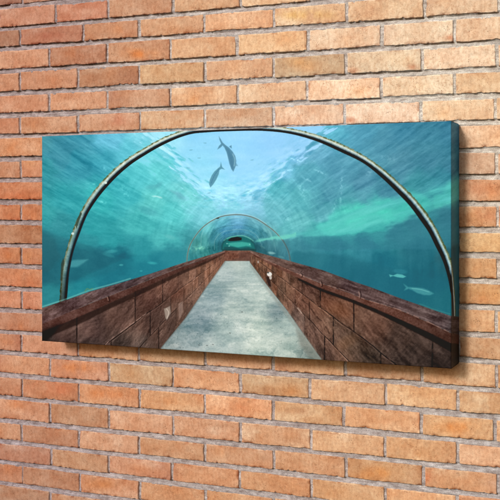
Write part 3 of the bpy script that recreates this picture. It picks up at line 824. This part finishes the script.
        m = np.maximum(sstep(w + .45, w - .25, dv) * (.55 + .45 * sstep(40, 90, run)), sstep(w + .35, w - .25, fr) * (.25 * sstep(16, 40, run) + .7 * sstep(55, 85, run))) * brk
        below = sstep(w + 1.5, w + .5, dv) * (np.minimum(np.abs(h - hj[0]), 9) * 0 + 1) * ((h > hj[0]) & (h < hj[0] + 3.0 / run) | (h > hj[1]) & (h < hj[1] + 3.0 / run))
        c += (below * brk * 24 * damp)[..., None] * np.array([1, .85, .75])
        return c, m * sstep(10, 26, run)
    # left inner face
    lw = idw(px, py, [(45, 340, (30, 24, 24)), (60, 335, (62, 44, 42)), (90, 330, (84, 62, 58)), (90, 345, (66, 52, 50)), (120, 320, (94, 68, 60)), (125, 340, (82, 66, 60)), (150, 300, (92, 62, 54)), (150, 325, (88, 62, 54)),
                      (140, 345, (96, 80, 74)), (165, 335, (98, 76, 68)), (175, 290, (100, 66, 54)), (180, 310, (110, 86, 76)), (195, 280, (122, 88, 72)), (210, 270, (134, 96, 76)), (222, 258, (110, 76, 62)), (200, 292, (116, 92, 80))], 3, 4)
    add, jm = masonry(-1)
    lw = lw * np.array([.96, .95, .93]) + add + grain[..., None] * np.array([7, 6, 6])
    lw = lw * (1 - jm[..., None] * .82) + np.array([24, 16, 15.]) * jm[..., None] * .82
    area([(38, 322), (109, 298), (140, 285), (182, 267), (226, 251.5), (226, 261.5), (205, 289), (185.6, 318), (160, 349.5), (150, 362), (38, 362)], earth(lw))
    # right inner face
    rw = idw(px, py, [(252, 256, (104, 76, 62)), (262, 264, (112, 80, 62)), (275, 280, (104, 72, 56)), (285, 292, (112, 82, 66)), (300, 300, (92, 64, 54)), (310, 290, (84, 56, 48)), (300, 320, (104, 82, 74)), (325, 300, (92, 60, 48)), (340, 310, (98, 66, 50)),
                      (315, 335, (84, 64, 58)), (330, 325, (106, 84, 72)), (325, 350, (80, 62, 56)), (350, 345, (92, 72, 60)), (375, 330, (84, 58, 48)), (400, 340, (70, 54, 48)), (370, 358, (74, 60, 52)), (420, 350, (62, 50, 46)), (440, 355, (50, 42, 40)), (460, 360, (34, 28, 28)), (400, 362, (62, 50, 46))], 3, 4)
    rst = fbm((px * .75 + py * .66) * .5, (py * .75 - px * .66) * .07, 410, 4)
    add, jm = masonry(1)
    rw = rw * np.array([.95, .94, .91]) + add * 1.25 + grain[..., None] * np.array([8, 7, 6]) + (rst * 9)[..., None] * np.array([1, .85, .7])
    rw = rw * (1 - jm[..., None] * .9) + np.array([18, 11, 10.]) * jm[..., None] * .9
    area([(249, 251), (298, 274), (320, 284), (350, 295), (397, 313), (451, 338), (480, 350), (480, 385), (340, 385), (322, 360.5), (303, 333.6), (286, 309.6), (268, 287), (250, 263), (249, 261)], earth(rw))
    # far wall
    fw = np.array([112, 72, 58.]) + stone[..., None] * 20 + grain[..., None] * np.array([22, 18, 14])
    area([(224, 250.6), (250, 250.6), (250, 261.6), (224, 261.6)], earth(fw, .8))
    area([(239, 252), (250, 252), (250, 259), (239, 258)], (66, 46, 42), .5, 1.2)
    area([(236, 258.5), (250, 258.5), (250, 261.3), (225, 261.3)], (84, 66, 60), .6)
    # floor
    fl = idw(px, py, [(237, 264, (172, 190, 182)), (228, 275, (150, 172, 170)), (250, 275, (160, 182, 176)), (238, 290, (158, 180, 174)), (215, 300, (124, 150, 152)), (232, 310, (168, 188, 180)), (260, 300, (160, 182, 174)),
                      (200, 320, (116, 140, 144)), (230, 330, (158, 180, 174)), (260, 325, (176, 196, 184)), (285, 325, (156, 178, 170)), (190, 340, (128, 150, 150)), (220, 350, (148, 170, 166)), (260, 350, (158, 180, 170)), (290, 350, (152, 174, 164)), (305, 352, (128, 146, 138)), (170, 348, (130, 148, 146)), (278, 312, (120, 142, 142))], 3, 5)
    sc = np.clip((py - 255) / 60, .08, 3)
    fcx = (px - 238) / (sc * 36); fcy = 1.7 / sc
    fa = fbm(fcx * 2.2 + .3 * wx, fcy * 6, 420, 5, .6) * sstep(262, 285, py); fb = fbm(px * .045, py * .11, 424, 4); fc = fbm(fcx * 7, fcy * 14, 428, 4) * sstep(275, 310, py)
    fl = fl * np.array([.99, 1.0, 1.03]) + (fa * 22 + fb * 20 + fc * 9)[..., None] * np.array([1.12, .95, .88]) + (grain * 7)[..., None]
    specks = np.clip(n(.9, 1.1, 430, 2) - .80, 0, 1) * 150 * sstep(300, 320, py)
    fl -= specks[..., None]
    area([(224.8, 261), (249.4, 261), (250, 263), (268, 287), (286, 309.6), (303, 333.6), (324, 363), (150, 363), (160, 349.5), (185.6, 318), (205, 289)], fl)
    stroke([(160, 349.5), (185.6, 318), (205, 289), (225, 261.6)], 1.2, (92, 96, 94), .5, .8)
    area([(303, 333.6), (296, 330), (300, 345), (312, 362), (324, 363)], (104, 110, 104), .55, 2.5)
    area([(250, 263), (286, 309.6), (303, 333.6), (299, 333), (280, 308), (250, 267)], (118, 130, 126), .5, 1.6)
    for x, y in [(213, 344.6), (207, 345.4), (199, 345), (242, 312), (230, 333)]: blob(x, y, 1.0, .5, .2, (74, 84, 84), .6)
    # caps
    capl = idw(px, py, [(45, 318, (92, 64, 66)), (45, 312, (104, 78, 76)), (70, 308, (84, 60, 64)), (90, 298, (100, 76, 78)), (110, 290, (86, 64, 68)), (130, 284, (74, 56, 62)), (150, 279, (92, 70, 72)), (180, 266, (104, 78, 76)), (220, 254, (120, 88, 80))], 3, 4)
    capl = capl * np.array([.94, .98, .96]) + stone[..., None] * 15 + grain[..., None] * 12 + streak[..., None] * np.array([22, 22, 24])
    area([(38, 309.8), (42, 308), (66, 300), (90, 291.4), (120, 283), (150, 273.8), (182, 263.2), (206, 256), (225, 250.6), (225, 252.2), (182, 266.6), (140, 283.4), (109, 296), (90, 303.4), (66, 313.6), (38, 326)], earth(capl))
    face = np.array([82, 52, 46.]) + stone[..., None] * 14 + grain[..., None] * 12
    area([(38, 326), (66, 313.6), (90, 303.4), (109, 296), (140, 283.4), (182, 266.6), (225, 252.2), (225, 253.4), (182, 270.4), (140, 289.4), (109, 303.4), (90, 312), (66, 322.4), (38, 333.6)], earth(face))
    stroke([(38, 326), (66, 313.6), (90, 303.4), (109, 296), (140, 283.4), (182, 266.6)], .7, (134, 106, 100), .55, .4, rough=True)
    # shadow under the left cap
    area([(38, 333.6), (66, 322.4), (90, 312), (109, 303.4), (140, 289.4), (182, 270.4), (225, 253.4), (205, 264), (182, 274), (150, 290), (109, 309), (84, 322), (60, 332), (38, 342)], (30, 19, 17), .7, .9)
    area([(36, 332), (60, 324), (52, 335), (44, 343), (36, 345)], (16, 12, 14), .7, 3)
    # right cap
    capr = idw(px, py, [(260, 256, (108, 80, 74)), (285, 263, (96, 70, 66)), (310, 272, (86, 62, 62)), (330, 279, (94, 70, 68)), (350, 286, (82, 60, 64)), (380, 296, (98, 74, 76)), (400, 304, (84, 64, 68)), (420, 312, (92, 72, 74)), (440, 320, (80, 62, 66)), (455, 326, (60, 48, 52))], 3, 4)
    strr = fbm((px * .94 + py * .34) * .07, (py * .94 - px * .34) * .6, 440, 4)
    capr = capr * np.array([.93, .98, .95]) + stone[..., None] * 13 + grain[..., None] * 12 + (strr * 26)[..., None]
    area([(250, 250.4), (286, 260), (322, 270), (350, 280.4), (370, 287), (402, 299), (428, 308), (454, 317), (480, 326), (480, 345), (451, 333), (428, 322), (397, 309), (360, 297.6), (350, 293), (320, 283), (298, 274), (270, 262), (250, 252.6)], earth(capr))
    facer = np.array([92, 58, 48.]) + stone[..., None] * 15 + grain[..., None] * 14
    facer = facer * (1 - .25 * sstep(380, 450, px))[..., None]
    area([(250, 252.6), (270, 262), (298, 274), (320, 283), (350, 293), (360, 297.6), (397, 309), (428, 322), (451, 333), (480, 345), (480, 356), (451, 343.4), (428, 332), (402, 320.4), (376, 309), (350, 298.6), (320, 288), (298, 278), (270, 264.6), (250, 254)], earth(facer))
    stroke([(252, 253), (270, 262), (298, 274), (320, 283), (350, 292.6), (360, 297.4), (397, 309), (428, 322), (451, 333)], .8, (160, 126, 114), .75, .4, rough=True)
    area([(298, 278), (320, 288), (350, 298.6), (376, 309), (402, 320.4), (428, 332), (451, 343.4), (480, 356), (480, 364), (451, 352), (428, 339), (402, 325.6), (376, 313), (350, 302), (320, 291), (298, 280)], (18, 11, 11), .85, .8)
    # notch joints in the cap
    for x, y, L in [(360.6, 294.5, 6.5), (322, 284, 4.5), (302, 275, 3.5), (109, 299, 5)]:
        stroke([(x - .6, y - L * .5), (x + .4, y), (x - .2, y + L * .6)], .8, (34, 22, 22), .85)
        stroke([(x - 1.9, y - L * .4), (x - 1.0, y + L * .3)], .7, (168, 140, 128), .7)
    stroke([(302, 270.5), (300, 273.5)], .6, (40, 28, 28), .7)
    # joints near the front of the left wall, pale lime smears further along
    dk = (26, 17, 17)
    stroke([(103.6, 346.6), (112.5, 338.0), (119, 333.2), (125.5, 328.6), (138, 319.4), (146, 313.6)], .8, (168, 142, 132), .75, .45, rough=True)
    for x, y, a, w in [(166, 284, 18, 1.3), (205, 272, 22, 1.2), (199, 290, 14, 1.7), (188, 300, 12, 1.4), (178, 327, 8, 2.2), (212, 268, 8, 1.1), (161, 332, 8, 2.2), (133, 302, 10, .7), (157, 300, 9, 1.2), (194, 280, 14, 1.1)]:
        ss = np.exp(-((px - x - (py - y) * -.12) / w) ** 2 - ((py - y) / (a * .55)) ** 2) * np.clip(.5 + grain * 1.6, 0, 1.3)
        inw = sstep(0, 4, py - (254 + (225 - px) * .42))
        over(ss * inw * .36, (160, 132, 118))
    # switch plate and notice
    area([(164, 309), (170, 306), (171.4, 315.6), (167, 321), (165, 320)], (70, 58, 54), .8)
    area([(163.8, 308.8), (169.8, 306.2), (170.6, 313), (166.6, 320), (165.4, 318)], (150, 142, 132), .85, .8)
    stroke([(166.4, 308.8), (168.4, 312), (167, 318.4)], .7, (212, 208, 198), .6)
    area([(178.2, 304), (182.4, 301.4), (183.2, 312), (178.8, 320)], (160, 142, 132), .5, 1.0)
    stroke([(180.6, 303), (180.8, 317)], .6, (110, 96, 92), .7)
    # the big rock-faced block and worn edges of the right wall
    stroke([(318, 307.4), (324, 311), (329, 316), (333, 320), (333.4, 330)], .8, (168, 136, 114), .65, rough=True)
    stroke([(302, 300), (309, 306), (315, 315), (322, 322), (328, 331), (331.6, 342)], 1.2, (44, 29, 25), .75, .7, rough=True)
    stroke([(321, 313), (325.5, 320), (327.6, 330)], .7, (50, 34, 30), .7, rough=True)
    stroke([(304, 298), (312, 303), (319, 309), (325, 318)], 1.2, (138, 106, 86), .5, .9, rough=True)
    stroke([(296.4, 304), (297.4, 300), (301, 296)], .7, (150, 126, 112), .5, rough=True)
    stroke([(297.6, 308), (299.8, 310.6), (301.2, 313)], 1.2, (186, 168, 156), .7, .6)
    blob(335, 308, 13, 6, .5, (136, 90, 64), .34, .35); blob(347, 342, 13, 5, -.5, (134, 98, 70), .30, .35); blob(318, 309, 9, 3.5, .75, (124, 96, 80), .3, .4)
    blob(372, 324, 15, 5, .35, (110, 82, 68), .26, .35)
    over(sstep(395, 470, px) * sstep(0, 3, py - (246 + (px - 238) * .455)) * .42, (30, 24, 24))
    stroke([(288, 311.5), (303, 333), (313, 347), (322, 360)], 1.6, (122, 116, 108), .5, 1.0, rough=True)
    # lamp on the right wall
    area([(265.6, 276), (270, 278), (271.2, 287), (268.4, 286)], (40, 28, 26), .9)
    blob(269.3, 274.2, 2.5, 2.2, .2, (206, 212, 210), 1, 2.2); blob(268, 272.6, 1.1, .9, 0, (60, 66, 68), .8); blob(270.4, 277.6, 1.3, 2, 0, (186, 186, 182), .9)
    blob(258, 262, .9, 1.4, 0, (190, 190, 186), .6)
    # algae line above the caps
    stroke([(42, 306.8), (66, 299), (90, 290.2), (110, 284.6), (130, 278.6)], 1.1, (130, 196, 186), .55, .8)
    stroke([(85, 291), (87, 288.8), (90, 289.6), (92, 288.6)], 1.2, (96, 136, 88), .6, .6)
    stroke([(420, 304), (436, 310), (450, 314)], .8, (70, 140, 136), .5, .7)
    over(((grain > .2) & (stone > -.1)) * .0, (0, 0, 0))
    fine = fbm(px * 1.1, py * 1.1, 950, 2)
    col = col + (fine * 2.5)[..., None]
    gm = col.mean(-1, keepdims=True)
    col = gm + (col - gm) * .99 + 2
    col = 118 + (col - 118) * 1.07
    return np.clip(col, 3, 255)


def ink(c):
    return np.clip(srgb2lin(c) - .007, .0015, 1) / LIGHT_K


def build_print():
    root = bpy.data.objects.new('canvas_print', None); COL.objects.link(root)
    root.empty_display_size = .1
    cxm = 0.0
    root.location = (cxm, CV_BACK, CV_BOT)
    root['label'] = 'wide canvas print of an underwater aquarium tunnel, hanging on the brick wall'
    root['category'] = 'picture'
    mat = canvas_material()
    x0, x1 = -.6, .6
    r = .0022                                         # rounded fold of the cloth

    # front
    nx, nz = 1120, 640
    gx = np.linspace(x0 + r, x1 - r, nx); gz = np.linspace(CV_BOT + r, CV_TOP - r, nz)
    GX, GZ = np.meshgrid(gx, gz, indexing='ij')
    # the cloth sinks a hair between the bars
    ex = np.minimum(GX - x0, x1 - GX); ez = np.minimum(GZ - CV_BOT, CV_TOP - GZ)
    GY = CV_FRONT + .0009 * sstep(.03, .12, ex) * sstep(.03, .12, ez) + fbm(GX * 5, GZ * 5, 555, 2) * .0002
    px, py = survey(GX, GZ, CV_FRONT)
    col = paint(px, py)
    V = np.stack([GX - cxm, GY - CV_BACK, GZ - CV_BOT], -1).reshape(-1, 3)
    make_mesh('front_face', V, grid_quads(nx, nz), ink(col.reshape(-1, 3)), (mat,), parent=root)

    # wrapped edges: the picture runs on round the sides, as on a gallery wrap
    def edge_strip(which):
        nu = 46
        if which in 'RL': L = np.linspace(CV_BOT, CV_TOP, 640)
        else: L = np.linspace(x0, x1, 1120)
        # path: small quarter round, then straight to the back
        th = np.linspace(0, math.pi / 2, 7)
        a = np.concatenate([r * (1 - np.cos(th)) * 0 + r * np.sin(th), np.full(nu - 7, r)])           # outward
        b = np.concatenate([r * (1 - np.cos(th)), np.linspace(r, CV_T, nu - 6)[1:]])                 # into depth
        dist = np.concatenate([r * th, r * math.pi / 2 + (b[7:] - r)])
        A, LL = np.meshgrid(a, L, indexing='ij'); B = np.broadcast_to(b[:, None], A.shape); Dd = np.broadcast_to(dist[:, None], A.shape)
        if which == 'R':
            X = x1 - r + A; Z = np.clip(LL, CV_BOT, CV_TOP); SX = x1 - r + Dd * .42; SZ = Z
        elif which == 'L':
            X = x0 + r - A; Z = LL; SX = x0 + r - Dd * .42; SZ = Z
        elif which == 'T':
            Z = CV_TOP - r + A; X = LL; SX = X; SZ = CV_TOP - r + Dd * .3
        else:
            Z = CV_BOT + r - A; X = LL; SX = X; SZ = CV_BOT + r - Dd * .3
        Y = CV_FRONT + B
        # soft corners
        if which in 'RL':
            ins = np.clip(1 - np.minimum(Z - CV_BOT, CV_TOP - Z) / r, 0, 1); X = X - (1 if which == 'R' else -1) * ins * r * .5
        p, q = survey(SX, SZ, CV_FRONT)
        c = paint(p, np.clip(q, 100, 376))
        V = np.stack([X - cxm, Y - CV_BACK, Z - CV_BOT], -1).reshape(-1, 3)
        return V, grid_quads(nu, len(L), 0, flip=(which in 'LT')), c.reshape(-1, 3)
    Vs, Qs, Cs, base = [], [], [], 0
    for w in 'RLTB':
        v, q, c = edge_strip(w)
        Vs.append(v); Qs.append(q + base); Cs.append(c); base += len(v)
    e = make_mesh('wrapped_edge', np.concatenate(Vs), np.concatenate(Qs), ink(np.concatenate(Cs)) * (1 + .6 * sstep(.001, .006, CV_T - np.abs(np.concatenate(Vs)[:, 1:2]))), (mat,), parent=root)  # side colours brightened past the fold, standing in for ambient light on them

    # stretcher frame: four pine bars behind the cloth
    bars = []
    w, d0, d1 = .038, .006, CV_T - .002
    xa, xb, za, zb = x0 + .003, x1 - .003, .003, CV_H - .003
    vv, qq = [], []

    def box(ax, bx_, ay, by_, az, bz):
        k = len(vv)
        for X in (ax, bx_):
            for Y in (ay, by_):
                for Z in (az, bz): vv.append((X, Y, Z))
        for f in [(0, 1, 3, 2), (4, 6, 7, 5), (0, 4, 5, 1), (2, 3, 7, 6), (0, 2, 6, 4), (1, 5, 7, 3)]:
            qq.append([k + i for i in f])
    ya, yb = -(CV_T) + d0, -.002
    box(xa, xb, ya, yb, za, za + w); box(xa, xb, ya, yb, zb - w, zb)
    box(xa, xa + w, ya, yb, za + w, zb - w); box(xb - w, xb, ya, yb, za + w, zb - w)
    make_mesh('stretcher_frame', np.array(vv), np.array(qq), None, (wood_material(),), smooth=False, parent=root)


build_wall()
build_print()

# ------------------------------------------------------------------ camera
cd = bpy.data.cameras.new('camera'); cam = bpy.data.objects.new('camera', cd); COL.objects.link(cam)
cam.location = (cam_xy[0], cam_xy[1], 0)
cam.rotation_euler = (math.pi / 2, 0, math.atan2(sn, cs))
cd.sensor_width = 36; cd.lens = F / 500 * 36
cd.shift_y = -(250 - HOR) / 500
cd.clip_end = 100
scene.camera = cam

# ------------------------------------------------------------------ light: soft sun from the upper left, sky
to_light = Vector((-.23, -1.0, .41)).normalized()
elev = math.asin(to_light.z); az = math.atan2(to_light.x, to_light.y)
sd = bpy.data.lights.new('sun', 'SUN'); so = bpy.data.objects.new('sun', sd); COL.objects.link(so)
sd.energy = 2.75; sd.angle = math.radians(10); sd.color = (1.0, .965, .92)
so.rotation_euler = (-to_light).to_track_quat('-Z', 'Y').to_euler()
w = bpy.data.worlds.new('World'); scene.world = w; w.use_nodes = True
nt = w.node_tree
bg = nt.nodes['Background']
sky = nt.nodes.new('ShaderNodeTexSky'); sky.sky_type = 'NISHITA'; sky.sun_disc = False
sky.sun_elevation = elev; sky.sun_rotation = az
sky.air_density = 1.0; sky.dust_density = 4.0; sky.ozone_density = .6
nt.links.new(sky.outputs[0], bg.inputs[0]); bg.inputs[1].default_value = .10

scene.render.engine = 'CYCLES'
scene.view_settings.view_transform = 'Standard'
scene.view_settings.look = 'None'
scene.view_settings.exposure = 0
scene.render.resolution_x = 1024; scene.render.resolution_y = 1024
